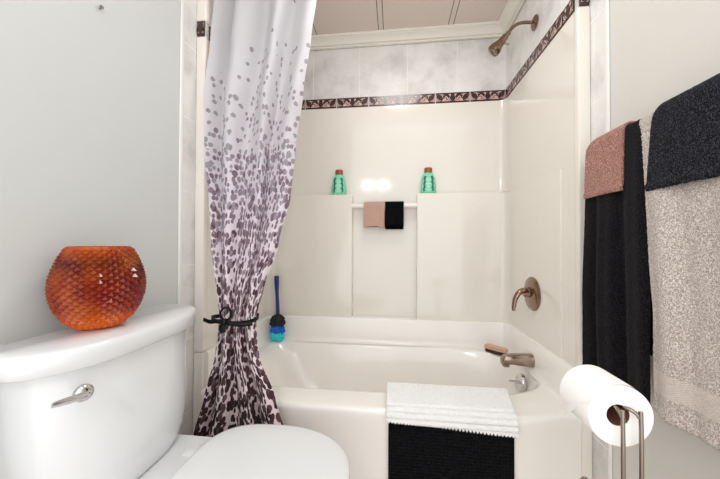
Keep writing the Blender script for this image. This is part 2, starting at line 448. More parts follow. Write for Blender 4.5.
# deck: outer rectangle with rounded front edge, bridged to the first basin ring
n = 72; outr = []
X0, X1, Y0, Y1 = -.746, .746, YA + .022, 1.945
def bow(x):
    t = min(1, max(0, (abs(x) - .50) / .246)); return .056 * t * t * (3 - 2 * t)
for i in range(n):
    t = 2 * PI * i / n; c, s_ = math.cos(t), math.sin(t)
    p = Vector(rings[0][i]); ctr = Vector(((BX0 + BX1) / 2, BCY, 0)); d = p - ctr; d.z = 0
    tx = ((X1 - ctr.x) / d.x) if d.x > 1e-9 else ((X0 - ctr.x) / d.x if d.x < -1e-9 else 1e9)
    ty = ((Y1 - ctr.y) / d.y) if d.y > 1e-9 else ((Y0 - ctr.y) / d.y if d.y < -1e-9 else 1e9)
    k = min(tx, ty); outr.append(bm.verts.new((ctr.x + d.x * k, ctr.y + d.y * k, RIM)))
for i in range(n): bm.faces.new((outr[i], outr[(i+1) % n], R[0][(i+1) % n], R[0][i]))
front = sorted([v for v in outr if abs(v.co.y - Y0) < 1e-6], key=lambda v: v.co.x)
corner = {}
for x in (X0, X1):   # close the small corner triangles of the deck
    cv = bm.verts.new((x, Y0, RIM)); corner[x] = cv
    a = min(front, key=lambda v: abs(v.co.x - x)); b = min((v for v in outr if abs(v.co.x - x) < 1e-6), key=lambda v: v.co.y)
    bm.faces.new((cv, a, b))
    cv2 = bm.verts.new((x, Y1, RIM))
    a = min((v for v in outr if abs(v.co.y - Y1) < 1e-6), key=lambda v: abs(v.co.x - x)); b = max((v for v in outr if abs(v.co.x - x) < 1e-6), key=lambda v: v.co.y)
    bm.faces.new((cv2, a, b))
front = [corner[X0]] + front + [corner[X1]]
for v in outr:   # the ends of the deck follow the bowed front
    if abs(v.co.x) > .7459 and v.co.y > Y0 + 1e-5: v.co.y = Y1 - (Y1 - v.co.y) * (Y1 - Y0 - .056) / (Y1 - Y0)
fr = [(YA + .012, RIM - .002), (YA + .0045, RIM - .007), (YA + .001, RIM - .014), (YA, RIM - .024), (YA + .001, RIM - .045), (YA + .004, .30), (YA + .006, .255), (YA + .006, .10), (YA + .002, .085), (YA + .002, 0)]
cols = []
for v in front:
    x = max(-.744, min(.744, v.co.x)); v.co.y += bow(v.co.x)
    if abs(v.co.x) > .74: v.co.x = math.copysign(.744, v.co.x)
    cols.append([v] + [bm.verts.new((x, y + bow(x), z)) for y, z in fr])
for a, b in zip(cols, cols[1:]):
    for j in range(len(fr)): bm.faces.new((a[j], b[j], b[j+1], a[j+1]))
for c_, x in ((cols[0], X0), (cols[-1], X1)):   # closed ends of the apron
    e_ = [bm.verts.new((math.copysign(.744, x), 1.30, v.co.z)) for v in c_]
    for j in range(len(c_) - 1): bm.faces.new((c_[j], c_[j+1], e_[j+1], e_[j]))
bm.normal_update()
for f in bm.faces:
    c_ = f.calc_center_median(); nn = f.normal
    if c_.z > RIM - .0001: want = Vector((0, 0, 1))
    elif abs(nn.x) > .9 and abs(c_.x) > .74: want = Vector((c_.x, 0, 0))
    elif c_.y < YA + .075: want = Vector((0, -1, .3))
    else: want = Vector((.01, BCY, .8)) - c_
    if nn.dot(want) < 0: f.normal_flip()
obj('tub_shell', bm, M['tub'], tub, angle=50, recalc=False)
# upstand that runs round the three walls
FX, FY, FRr = .731, 1.872, .055
inn = [(-FX, YF + .008)] + arc(-FX + FRr, FY - FRr, FRr, 180, 90) + arc(FX - FRr, FY - FRr, FRr, 90, 0) + [(FX, YF + .008)]
inn2 = [(-.7495, YF + .008)] + arc(-.7495 + FRr, 1.949 - FRr, FRr, 180, 90) + arc(.7495 - FRr, 1.949 - FRr, FRr, 90, 0) + [(.7495, YF + .008)]
bm = NB()
prof = [(-.022, RIM - .001), (-.009, RIM + .004), (-.003, RIM + .012), (0, RIM + .026), (.002, ZFL - .008), (.0045, ZFL - .002), (.009, ZFL)]
def ins(poly, d):   # push the U outward by d
    out = []
    for i, (x, y) in enumerate(poly):
        a = poly[max(i-1, 0)]; b = poly[min(i+1, len(poly)-1)]
        tx, ty = b[0]-a[0], b[1]-a[1]; l = math.hypot(tx, ty); out.append((x - ty/l*d, y + tx/l*d))
    return out
rows = [[(x, y, z) for x, y in ins(inn, d)] for d, z in prof] + [[(x, y, ZFL) for x, y in inn2]]
RW = loft(bm, rows, False, False, closed=False)
for k, x in ((0, -.7495), (-1, .7495)): bm.faces.new([r[k] for r in RW[1:]] + [bm.verts.new((x, YF + .008, RIM + .004))])
obj('wall_flange', bm, M['tub'], tub)
# overflow plate on the drain end
oc = Vector((.672, 1.556, .318)); od = Vector((-1, 0, .2)).normalized()
ov = obj('overflow_plate', lathe(NB(), [(.006, -.012), (.044, -.012), (.045, -.003), (.042, .003), (.030, .006), (.006, .0075)], oc, od, 32), M['chrome'], tub, label='round chrome overflow plate')
bm = NB(); p0 = oc + od * .006
tube(bm, [p0, p0 + od * .02, p0 + Vector((-.042, 0, .004))], [.008, .006, .0045], 10); obj('trip_lever', bm, M['chrome'], ov)

# ------------------------------------------------------------------ plumbing fittings
sh = thing('wall_shower', 'bronze nickel shower head on a bent arm high on the right alcove wall', 'shower head', (WX, 1.556, 2.085))
obj('wall_flange', lathe(NB(), [(.005, 0), (.034, 0), (.034, .004), (.026, .009), (.013, .014), (.010, .014)], (WX, 1.556, 2.085), (-1, 0, 0)), M['bronze'], sh)
ap = smooth_path([(WX, 1.556, 2.085), (.71, 1.556, 2.09), (.672, 1.556, 2.086), (.642, 1.556, 2.066), (.625, 1.556, 2.042)], 6)
obj('shower_arm', tube(NB(), ap, .0078, 14), M['bronze'], sh)
hd = Vector((-.070, .020, -.078)).normalized(); hc = Vector((.63, 1.556, 2.048))
obj('spray_head', lathe(NB(), [(.006, 0), (.0115, .002), (.0120, .022), (.0165, .025), (.0175, .044), (.0185, .058), (.0235, .072), (.0295, .088), (.0315, .098), (.0315, .110), (.028, .114)], hc, hd), M['bronze'], sh)
obj('spray_face', lathe(NB(), [(.004, .108), (.0272, .1135), (.026, .116), (.015, .117), (.004, .117)], hc, hd), M['nickel'], sh)
kp = hc + hd * .050 + Vector((.012, 0, -.011))
bm = NB(); tube(bm, [kp, kp + Vector((.022, 0, -.010))], [.005, .004], 8); tube(bm, [kp + Vector((.018, -.008, -.012)), kp + Vector((.018, .008, -.004))], .0035, 8); obj('volume_knob', bm, M['bronze'], sh)

va = thing('shower_valve', 'round nickel valve plate with a curved lever above the tub spout', 'shower valve', (XL, 1.58, .748))
obj('escutcheon', lathe(NB(), [(.006, 0), (.082, 0), (.083, .004), (.078, .010), (.060, .015), (.030, .018), (.006, .019)], (XL, 1.57, .750), (-1, 0, 0), 48), M['bronze'], va)
obj('hub', lathe(NB(), [(.005, .012), (.027, .012), (.026, .030), (.021, .040), (.005, .041)], (XL, 1.58, .755), (-1, 0, 0)), M['bronze'], va)
lp = smooth_path([(.722, 1.57, .752), (.700, 1.565, .765), (.675, 1.56, .757), (.655, 1.555, .728), (.645, 1.55, .690), (.643, 1.548, .668)], 7)
obj('lever', tube(NB(), lp, [.014, .017, .0165, .0145, .012, .008], 14, 1, .75), M['bronze'], va)

sp = thing('tub_spout', 'nickel tub spout below the valve on the right end of the tub', 'tub spout', (FX, 1.556, .43))
def spout_ring(x, zc, hw, hh, n=24):
    out = []
    for k in range(n):
        t = 2 * PI * k / n; c, s = math.cos(t), math.sin(t)
        out.append((x, 1.556 + math.copysign(abs(c) ** .7, c) * hw, zc + math.copysign(abs(s) ** .7, s) * hh))
    return out
bm = NB(); loft(bm, [spout_ring(*a) for a in [(.7335, .428, .030, .031), (.722, .428, .031, .031), (.68, .430, .029, .028), (.64, .431, .027, .025), (.608, .428, .025, .023), (.594, .423, .022, .021), (.588, .418, .016, .015)]])
obj('spout_body', bm, M['nickel'], sp)
obj('outlet', lathe(NB(), [(.004, 0), (.017, 0), (.017, -.018), (.013, -.018), (.004, -.012)], (.610, 1.556, .413)), M['nickel'], sp)

# curtain rod
RY, RZ = 1.325, 2.125
cr = thing('curtain_rod', 'bronze shower curtain rod spanning the front of the alcove', 'curtain rod', (0, RY, RZ))
obj('rod', tube(NB(), [(-WX + .004, RY, RZ), (WX - .004, RY, RZ)], .0125, 16), M['nickel'], cr)
for s in (-1, 1):
    obj('end_flange', lathe(NB(), [(.006, 0), (.044, 0), (.044, .006), (.036, .012), (.022, .020), (.018, .034), (.014, .034)], (s * WX, RY, RZ), (-s, 0, 0)), M['bronze'], cr)

# ------------------------------------------------------------------ shower curtain
TAB = [(2.15, -.745, -.270, 1.275, .030), (2.04, -.745, -.282, 1.265, .032), (1.88, -.746, -.300, 1.250, .034), (1.6, -.742, -.320, 1.205, .036), (1.39, -.728, -.345, 1.185, .030), (1.17, -.695, -.358, 1.160, .024), (1.0, -.670, -.394, 1.135, .021), (.82, -.622, -.440, 1.095, .019),
       (.715, -.596, -.456, 1.070, .017), (.66, -.598, -.452, 1.068, .017), (.575, -.606, -.440, 1.068, .022), (.43, -.642, -.374, 1.066, .028), (.29, -.682, -.326, 1.062, .032), (.03, -.72, -.290, 1.055, .034)]
CZ1, CZ0 = 2.13, .03
def curt(s, k):
    z = lerp(CZ1, CZ0, k); xl, xr, yc, am = interp(TAB, z)
    ss = s + .035 * math.sin(2 * PI * s * 2 + 1.0)
    tie = math.exp(-((z - .715) / .20) ** 2)
    ph = 2 * PI * (3.1 * s) + .5 + .5 * math.sin(z * 2.1)
    y = yc - am * math.cos(ph) - am * .25 * math.sin(2 * PI * 6.3 * s + 1.3 * z) * (.5 + tie * 1.0) - .03 * tie * math.sin(PI * s) + .015 * tie
    x = lerp(xl, xr, ss) + .012 * math.sin(ph * 1.0 + .8) * math.sin(PI * s) * (1 - .6 * tie)
    x += .004 * nz(s * 6, z * 5) ; y += .006 * nz(s * 5 + 9, z * 4)
    return (x, y, z)
bm = NB()
grid(bm, 190, 240, curt, lambda s, k: (s * .66, lerp(CZ1, CZ0, k)))
o = obj('shower_curtain', bm, M['curtain'], angle=180)
cu = o
WORG[cu.name] = Vector(cu.location)
for k in range(6):   # wire hooks over the rod
    hx = -.715 + k * .083; bmk = NB()
    tube(bmk, [(hx, 1.308 + .038 * math.cos(2 * PI * q / 20), 2.118 + .038 * math.sin(2 * PI * q / 20)) for q in range(21)], .0022, 8)
    obj('curtain_hook', bmk, M['nickel'], cu)
tag(o, 'white shower curtain with falling mauve petals, gathered to the left of the tub', 'shower curtain')
# black tie
ct = thing('curtain_tie', 'black ribbon tied in a bow round the gathered shower curtain', 'curtain tie', (-.526, 1.06, .715))
rg = []
for k in range(60):
    t = 2 * PI * k / 60
    cx, cy = -.526, 1.068
    x = cx + .084 * math.copysign(abs(math.cos(t)) ** .8, math.cos(t)); y = cy + .060 * math.sin(t)
    zz = .715 + .004 * math.sin(t * 2 + .5)
    rg.append([(x + dx * math.cos(t), y + dx * math.sin(t), zz + dz) for dx, dz in ((0, -.007), (.0025, -.007), (.0025, .007), (0, .007))])
bm = NB(); V = [[bm.verts.new(p) for p in r] for r in rg]
for i in range(60):
    a, b = V[i], V[(i + 1) % 60]
    for j in range(4): bm.faces.new((a[j], a[(j+1) % 4], b[(j+1) % 4], b[j]))
obj('band', bm, M['ribbon'], ct)
def ribbon(path, w, wdir=(0, 0, 1), n=8):
    bm = NB(); P = smooth_path(path, n); wd = Vector(wdir)
    V = [(bm.verts.new(p - wd * w), bm.verts.new(p + wd * w)) for p in P]
    for a, b in zip(V, V[1:]): bm.faces.new((a[0], b[0], b[1], a[1]))
    return bm
kx, ky, kz = -.530, 1.003, .716
obj('knot', lathe(NB(), [(.003, -.011), (.011, -.008), (.014, 0), (.011, .008), (.003, .011)], (kx, ky, kz), (1, 0, 0), 14), M['ribbon'], ct)
bm = NB(); tube(bm, smooth_path([(kx, ky, kz + .004), (kx - .014, ky - .006, kz + .028), (kx + .002, ky - .008, kz + .052), (kx + .022, ky - .006, kz + .046), (kx + .024, ky - .004, kz + .022), (kx + .004, ky, kz + .004)], 8), .0055, 8, 1, .6); obj('bow_loop', bm, M['ribbon'], ct)
for path in ([(kx, ky, kz), (kx - .03, ky - .004, kz + .003), (kx - .062, ky + .006, kz - .002), (kx - .088, ky + .012, kz + .004)], [(kx, ky, kz), (kx + .03, ky - .002, kz - .006), (kx + .066, ky + .004, kz - .008), (kx + .096, ky + .014, kz - .006)]):
    bm = NB(); tube(bm, smooth_path(path, 6), [.0085, .0075, .0075, .007], 8, 1, .35, ref=(0, 0, 1)); obj('ribbon_tail', bm, M['ribbon'], ct)
bm = NB(); tube(bm, smooth_path([(kx, ky, kz), (kx - .006, ky - .005, kz - .02), (kx - .002, ky - .004, kz - .036)], 5), [.010, .012, .010], 8, 1, .5); obj('bow_loop', bm, M['ribbon'], ct)

# ------------------------------------------------------------------ bottles on the corner shelves
def bottle(loc, label):
    t = thing('toiletry_bottle', label, 'bottle', loc, 'mint green bottles on the shower shelves')
    x, y, z = loc
    prof = [(.78, 0, .62), (.97, .004, .9), (1, .010, 1), (.985, .05, .98), (.90, .085, .92), (.77, .112, .84), (.58, .126, .72), (.46, .132, .66)]
    bm = NB(); rings = []
    for r, h, d in prof:
        ring = []
        for k in range(40):
            a = 2 * PI * k / 40; c, s = math.cos(a), math.sin(a)
            ring.append((x + math.copysign(abs(c) ** .75, c) * .047 * r, y + math.copysign(abs(s) ** .75, s) * .024 * d, z + h))
        rings.append(ring)
    loft(bm, rings); obj('bottle_body', bm, M['bottle'], t)
    obj('cap', lathe(NB(), [(.010, .130), (.0235, .130), (.0245, .134), (.0245, .158), (.022, .163), (.006, .164)], (x, y, z), n=28, sb=.8, a=(1, 0, 0)), M['bottle_cap'], t, label='bronze cap')
    # printed leaves either side and a white column of lettering: strokes on the front face
    yf = y - .0252; pr = NB(); random.seed(3)
    def dash(xa, xb, za, zb, mi):
        vs = [pr.verts.new((x + a, y - .0248 + .0, z + b)) for a, b in ((xa, za), (xb, za), (xb, zb), (xa, zb))]
        pr.faces.new(vs).material_index = mi
    for sg in (-1, 1):
        for k in range(9):
            zc = .018 + k * .0105; xc = sg * (.027 - .0006 * k + .002 * math.sin(k * 2.1)); w = .0042 + .0022 * ((k * 7) % 3) / 2
            vs = [pr.verts.new((x + xc + a * w * 1.3, y - .0246, z + zc + b)) for a, b in ((-1, -.004), (0, -.006), (1, .001), (.5, .006), (-.6, .005))]
            pr.faces.new(vs).material_index = 0
    for zc, hw, hh in ((.094, .010, .0022), (.086, .012, .0026), (.076, .011, .0022), (.062, .013, .0034), (.052, .010, .002), (.040, .008, .004), (.026, .011, .0018), (.021, .009, .0016)):
        a = -hw
        while a < hw - .001:
            w = random.uniform(.0014, .0034); dash(a, min(a + w, hw), zc - hh, zc + hh, 1); a += w + .0009
    obj('printed_label', pr, [M['ink'], M['inkw']], t, smooth=False, label='dark leaf print with a white column of small lettering')
    return t
b1 = bottle((-.292, 1.9135, ZSH), 'mint green bottle with bronze cap on the left shower shelf, nearer the curtain')
def dup(root, delta, label):
    r = root.copy(); COL.objects.link(r); r.location = Vector(root.location) + Vector(delta); r['label'] = label
    for ch in list(root.children):
        c = ch.copy(); COL.objects.link(c); c.parent = r
        for g in ch.children: d = g.copy(); COL.objects.link(d); d.parent = c
    return r
dup(b1, (.566, 0, 0), 'mint green bottle with bronze cap on the right shower shelf, below the shower head')

# ------------------------------------------------------------------ washcloths on the surround's bar
def washcloth(x0, x1, zb, zb2, m, label, tilt=0):
    zt, yc, r = 1.236, 1.905, .0215
    L1 = zt - zb; L2 = zt - zb2; tot = L1 + PI * r + L2
    def fn(u, v):
        d = v * tot
        xx = lerp(x0, x1, u)
        if d < L1: y, z = yc - r, zb + d
        elif d < L1 + PI * r:
            a = (d - L1) / r; y, z = yc - r * math.cos(a), zt + r * math.sin(a)
        else: y, z = yc + r, zt - (d - L1 - PI * r)
        w = max(0, (zt - z)) / .15
        if y < yc: y -= .004 * math.sin(u * 5.5 + .6) * w + .006 * w * math.sin(PI * u); z += .012 * w * math.sin(PI * u) + tilt * (u - .5) * w
        y = min(y, 1.9385)
        return (xx + .002 * nz(u * 3, z * 30), y, z)
    bm = NB(); grid(bm, 36, 90, fn); o = obj('washcloth', bm, m, angle=180); solidify(o, .005)
    return tag(o, label, 'washcloth')
washcloth(-.127, .002, 1.092, 1.10, M['cloth_tan'], 'tan washcloth folded over the bar on the shower back wall', -.004)
washcloth(.006, .122, 1.100, 1.085, M['cloth_navy'], 'black washcloth folded over the bar beside the tan one', .01)

# ------------------------------------------------------------------ bath brush leaning in the left back corner of the rim
bb = thing('bath_brush', 'long blue handled bath brush with blue and aqua mesh, standing on the tub rim', 'bath brush', (-.665, 1.835, RIM))
bx, by = -.668, 1.838
obj('handle', tube(NB(), smooth_path([(bx, by, .520), (bx - .003, by + .004, .60), (bx - .012, by + .012, .70), (bx - .016, by + .017, .765), (bx - .017, by + .018, .785)], 6), [.013, .012, .011, .015, .0165, .013], 12, 1, .6), M['brush_blue'], bb)
def pouf(c, rx, ry, rz, m, name, seed):
    bm = NB(); n, k = 26, 16; c = Vector(c); rings = []
    for j in range(k + 1):
        th = PI * (j + .3) / (k + .6); ring = []
        for i in range(n):
            a = 2 * PI * i / n; q = 1 + .40 * nz(math.cos(a) * 3 + seed, math.sin(a) * 3, th * 4) + .14 * math.sin(a * 9 + th * 5)
            ring.append((c.x + rx * q * math.sin(th) * math.cos(a), c.y + ry * q * math.sin(th) * math.sin(a), c.z - rz * math.cos(th)))
        rings.append(ring)
    loft(bm, rings); return obj(name, bm, m, bb)
pouf((bx + .002, by - .004, .500), .044, .030, .047, M['brush_black'], 'mesh_collar', 1)
pouf((bx + .004, by - .006, .450), .043, .030, .038, M['mesh_blue'], 'mesh_sponge', 5)
pouf((bx + .002, by - .006, .412), .043, .030, .037, M['mesh_aqua'], 'mesh_sponge', 9)

# ------------------------------------------------------------------ nail brush on the right back corner of the rim
nb = thing('nail_brush', 'small wooden nail brush with dark bristles on the tub rim by the spout', 'brush', (.636, 1.785, RIM))
ax = Vector((.66 - .565, 1.715 - 1.80, 0)).normalized(); sd = Vector((-ax.y, ax.x, 0)); c0 = Vector((.636, 1.782, 0))
def brush_block(z0, z1, L, W, bev):
    bm = NB(); rings = []
    for z, k in ((z0, 1 - bev), (lerp(z0, z1, .25), 1), (lerp(z0, z1, .75), 1), (z1, 1 - bev)):
        rings.append([tuple(c0 + ax * (math.copysign(abs(math.cos(t)) ** .55, math.cos(t)) * L * k) + sd * (math.copysign(abs(math.sin(t)) ** .55, math.sin(t)) * W * k) + Vector((0, 0, z))) for t in [2 * PI * q / 32 for q in range(32)]])
    loft(bm, rings); return bm
obj('bristles', brush_block(RIM + .0005, RIM + .020, .060, .018, .02), M['bristle'], nb)
obj('wood_block', brush_block(RIM + .020, RIM + .040, .064, .022, .09), M['wood'], nb)

# ------------------------------------------------------------------ mats over the tub rim
def mat_over_rim(x0, x1, back, zfun, lift, kind, nu, nv):
    """sheet lying on the rim from y=back, rolling over the front edge and hanging to zfun(u)"""
    ra = .028 + lift
    path = [(back, RIM + lift - .012), (back - .012, RIM + lift)]
    path += [(YA + .026, RIM + lift)]
    for k in range(1, 9):
        a = PI / 2 * k / 8; path.append((YA + .026 - ra * math.sin(a), RIM - .028 + ra * math.cos(a)))
    yf = YA + .026 - ra
    def at(d, zb):
        P = path + [(yf, zb)]
        for p, q in zip(P, P[1:]):
            l = math.hypot(q[0]-p[0], q[1]-p[1])
            if d <= l: 
                t = d / l; nx, nzv = (q[1]-p[1]) / l, -(q[0]-p[0]) / l
                return lerp(p[0], q[0], t), lerp(p[1], q[1], t), nx, nzv
            d -= l
        return P[-1][0], P[-1][1], nx, nzv
    def fn(u, v):
        zb = zfun(u)
        P = path + [(yf, zb)]; tot = sum(math.hypot(q[0]-p[0], q[1]-p[1]) for p, q in zip(P, P[1:]))
        y, z, ny, nzz = at(v * tot, zb); x = lerp(x0(z, y), x1(z, y), u)
        if kind == 'rib':
            rib = abs(math.sin(v * tot / .0185 * PI)) ** .42; tuft = .5 + .5 * math.sin(x / .0075 * 2 * PI + 2.2 * math.floor(v * tot / .0185))
            h = .014 * rib * (.86 + .14 * tuft) + .0008 * nz(x * 60, v * 60)
        else:
            h = .004 * abs(math.sin(v * tot / .012 * PI)) * (.4 + .6 * abs(math.sin(x / .012 * PI))) + .001 * nz(x * 80, v * 90)
        return (x, y + ny * h, z + nzz * h)
    bm = NB(); grid(bm, nu, nv, fn); return bm
bm = mat_over_rim(lambda z, y: .043, lambda z, y: .486, 1.24, lambda u: .05, .003, 'waffle', 150, 170)
o = obj('bath_mat', bm, M['mat_black'], angle=180); solidify(o, .002)
tag(o, 'black textured bath mat hanging down the front of the tub, under the white one', 'bath mat')
bm = mat_over_rim(lambda z, y: .036, lambda z, y: .494 + max(0, y - 1.15) * .2, 1.322, lambda u: lerp(.345, .323, u) + .003 * math.sin(u * 240), .010, 'rib', 300, 260)
o = obj('bath_mat', bm, M['mat_white'], angle=180); solidify(o, .003)
tag(o, 'white ribbed chenille bath mat folded over the tub rim, on top of the black one', 'bath mat')

# ------------------------------------------------------------------ toilet
TY = .73
to = thing('toilet', 'white two piece toilet with a bowed tank against the left wall', 'toilet', (-.42, TY, 0))
def tank_outline(h, back, xe, xf, n=26):
    P = []
    for k in range(n + 1):
        a = PI * k / n; t = -math.cos(a)
        P.append((xe + (xf - xe) * max(0, 1 - abs(t) ** 3.0) ** .62, TY + t * h))
    P.append((back + .01, TY + h)); P.append((back, TY + h - .01)); P.append((back, TY - h + .01)); P.append((back + .01, TY - h))
    return P
def tank_rings(rows):
    bm = NB(); loft(bm, [[(x, y, z) for x, y in tank_outline(h, b, xe, xf)] for z, h, b, xe, xf in rows]); return bm
obj('tank', tank_rings([(.408, .12, -.70, -.63, -.578), (.410, .145, -.715, -.635, -.568), (.425, .170, -.73, -.64, -.562), (.455, .191, -.738, -.645, -.560), (.50, .202, -.742, -.648, -.561), (.58, .208, -.744, -.650, -.562), (.66, .212, -.745, -.654, -.568), (.738, .217, -.746, -.658, -.572)]), M['china'], to, angle=50)
obj('tank_lid', tank_rings([(.734, .247, -.752, -.655, -.556), (.737, .250, -.752, -.654, -.553), (.768, .253, -.753, -.653, -.550), (.777, .249, -.751, -.655, -.553), (.7815, .240, -.746, -.659, -.561)]), M['china'], to, angle=50)
# flush lever
fx, fy, fz = -.565, .548, .690
fl = obj('flush_lever', lathe(NB(), [(.004, -.004), (.0165, -.004), (.0175, .002), (.0155, .007), (.010, .010), (.003, .011)], (fx, fy, fz), (1, -.22, 0), 32), M['chrome'], to, label='chrome flush lever')
obj('lever_arm', tube(NB(), smooth_path([(fx + .010, fy - .002, fz - .002), (fx + .015, fy - .03, fz + .004), (fx + .013, fy - .066, fz + .010)], 6), [.0075, .007, .0068, .005], 12, .55, 1, ref=(1, 0, 0)), M['chrome'], fl)
# bowl
def oval(x0, x1, hw, z, n=48, e=2.3, flat=0):
    out = []; cx = lerp(x0, x1, .46)
    for k in range(n):
        t = 2 * PI * k / n; c, s = math.cos(t), math.sin(t)
        rx = (x1 - cx) if c > 0 else (cx - x0)
        ee = 2 / e if c > 0 else 2 / (e + flat)
        out.append((cx + math.copysign(abs(c) ** ee, c) * rx, TY + math.copysign(abs(s) ** ee, s) * hw, z))
    return out
bm = NB(); loft(bm, [oval(-.66, -.17, .115, 0), oval(-.66, -.17, .112, .02), oval(-.65, -.20, .095, .08), oval(-.66, -.19, .10, .17), oval(-.67, -.14, .13, .25), oval(-.66, -.085, .165, .32), oval(-.60, -.06, .18, .365), oval(-.58, -.055, .183, .388), oval(-.57, -.062, .176, .392)])
obj('bowl', bm, M['china'], to)
P = [(-.735, -.125), (-.735, .125), (-.60, .133), (-.47, .132), (-.40, .12), (-.40, -.12), (-.47, -.132), (-.60, -.133)]
obj('tank_deck', prism(NB(), [(x, TY + y) for x, y in P][::-1], .33, .4065, .008), M['china'], to)
def seat_ring(z, k, hwd=.186):
    return oval(-.478 + (1 - k) * .2, -.044 - (1 - k) * .2, hwd * k, z, 64, 2.15, .9)
bm = NB(); loft(bm, [seat_ring(.3925, .955), seat_ring(.393, .97), seat_ring(.400, .985), seat_ring(.4075, .98)]); obj('seat', bm, M['seat'], to)
bm = NB(); loft(bm, [seat_ring(.4095, .965), seat_ring(.411, .985), seat_ring(.417, 1.0), seat_ring(.424, .995), seat_ring(.4285, .975), seat_ring(.4305, .93), seat_ring(.432, .75), seat_ring(.4328, .45), seat_ring(.433, .15)]); obj('seat_lid', bm, M['seat'], to)
for s in (-1, 1): obj('hinge', box(NB(), -.520, -.476, TY + s * .066 - .018, TY + s * .066 + .018, .402, .4080, .001, 2), M['seat'], to)

# ------------------------------------------------------------------ vase on the tank lid
vx, vy, vz = -.684, .690, .7815
VP = [(.036, 0), (.045, .004), (.066, .024), (.082, .052), (.090, .08), (.0925, .103), (.091, .125), (.085, .150), (.075, .178), (.0615, .2045)]
def vr(h):
    for a, b in zip(VP, VP[1:]):
        if h <= b[1]:
            t = (h - a[1]) / (b[1] - a[1]); return lerp(a[0], b[0], t)
    return VP[-1][0]
bm = NB(); NS, NR = 25, 26; H = .2045
L = [[bm.verts.new((vx + vr(H * (i / NR) ** .97) * math.cos(2 * PI * (j + .5 * (i % 2)) / NS), vy + vr(H * (i / NR) ** .97) * math.sin(2 * PI * (j + .5 * (i % 2)) / NS), vz + H * (i / NR) ** .97)) for j in range(NS)] for i in range(NR + 1)]
APX = set()
for i in range(1, NR):
    for j in range(NS):
        # diamond: left (i,j), bottom (i-1), right (i,j+1), top (i+1)
        jb = j if i % 2 == 0 else (j + 1) % NS
        l, r = L[i][j], L[i][(j + 1) % NS]; b, t = L[i-1][jb], L[i+1][jb]
        cc = (l.co + r.co) / 2; hh = lerp(t.co.z, b.co.z, .58); n_ = Vector((cc.x - vx, cc.y - vy, 0)).normalized()
        ap = bm.verts.new((vx + n_.x * (vr(hh - vz) + .0062), vy + n_.y * (vr(hh - vz) + .0062), hh)); APX.add(ap)
        q_ = [l, b, r, t]; in_ = []
        for v_ in q_:
            p_ = v_.co.lerp(ap.co, .34); iv = bm.verts.new(p_); in_.append(iv); APX.add(iv)
        for k_ in range(4):
            bm.faces.new((q_[k_], q_[(k_+1) % 4], in_[(k_+1) % 4], in_[k_])); bm.faces.new((in_[k_], in_[(k_+1) % 4], ap))
for i, sgn in ((0, 0), (NR, 1)):
    row = L[i]; nxt = L[1] if i == 0 else L[NR - 1]
    for j in range(NS):
        jn = (j + 1) % NS
        k = j if i % 2 == 0 else jn
        bm.faces.new((row[j], row[jn], nxt[k]))
# inside wall and floor of the glass
inn_ = [[bm.verts.new((vx + (vr(h) - t) * math.cos(2 * PI * j / NS), vy + (vr(h) - t) * math.sin(2 * PI * j / NS), vz + h)) for j in range(NS)] for h, t in ((H, .0045), (.17, .006), (.12, .007), (.07, .007), (.03, .008), (.014, .014))]
for a, b in zip([L[NR]] + inn_, inn_):
    for j in range(NS): bm.faces.new((a[j], a[(j+1) % NS], b[(j+1) % NS], b[j]))
bm.faces.new(inn_[-1]); bm.faces.new(L[0][::-1])
lay = bm.verts.layers.float.new('facet')
for v in bm.verts: v[lay] = 1.0 if v in APX else 0.0  # zero on the lattice, where the crevice shade is painted
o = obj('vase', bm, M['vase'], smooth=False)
tag(o, 'round amber orange glass vase with faceted diamond texture on the toilet tank', 'vase')

# ------------------------------------------------------------------ towels on the right wall
BXC, BZ = .734, 1.322
tb = thing('towel_rail', 'metal towel rail on the right wall, under the hanging towels', 'towel rail', (RX, .78, BZ))
obj('rail', tube(NB(), [(BXC, .41, BZ), (BXC, 1.085, BZ)], .0076, 14), M['steel'], tb)
for y in (.44, 1.06):
    bm = NB(); lathe(bm, [(.006, 0), (.024, 0), (.024, .006), (.012, .012), (.011, .060), (.006, .062)], (RX, y, BZ), (-1, 0, 0)); obj('bracket', bm, M['steel'], tb)

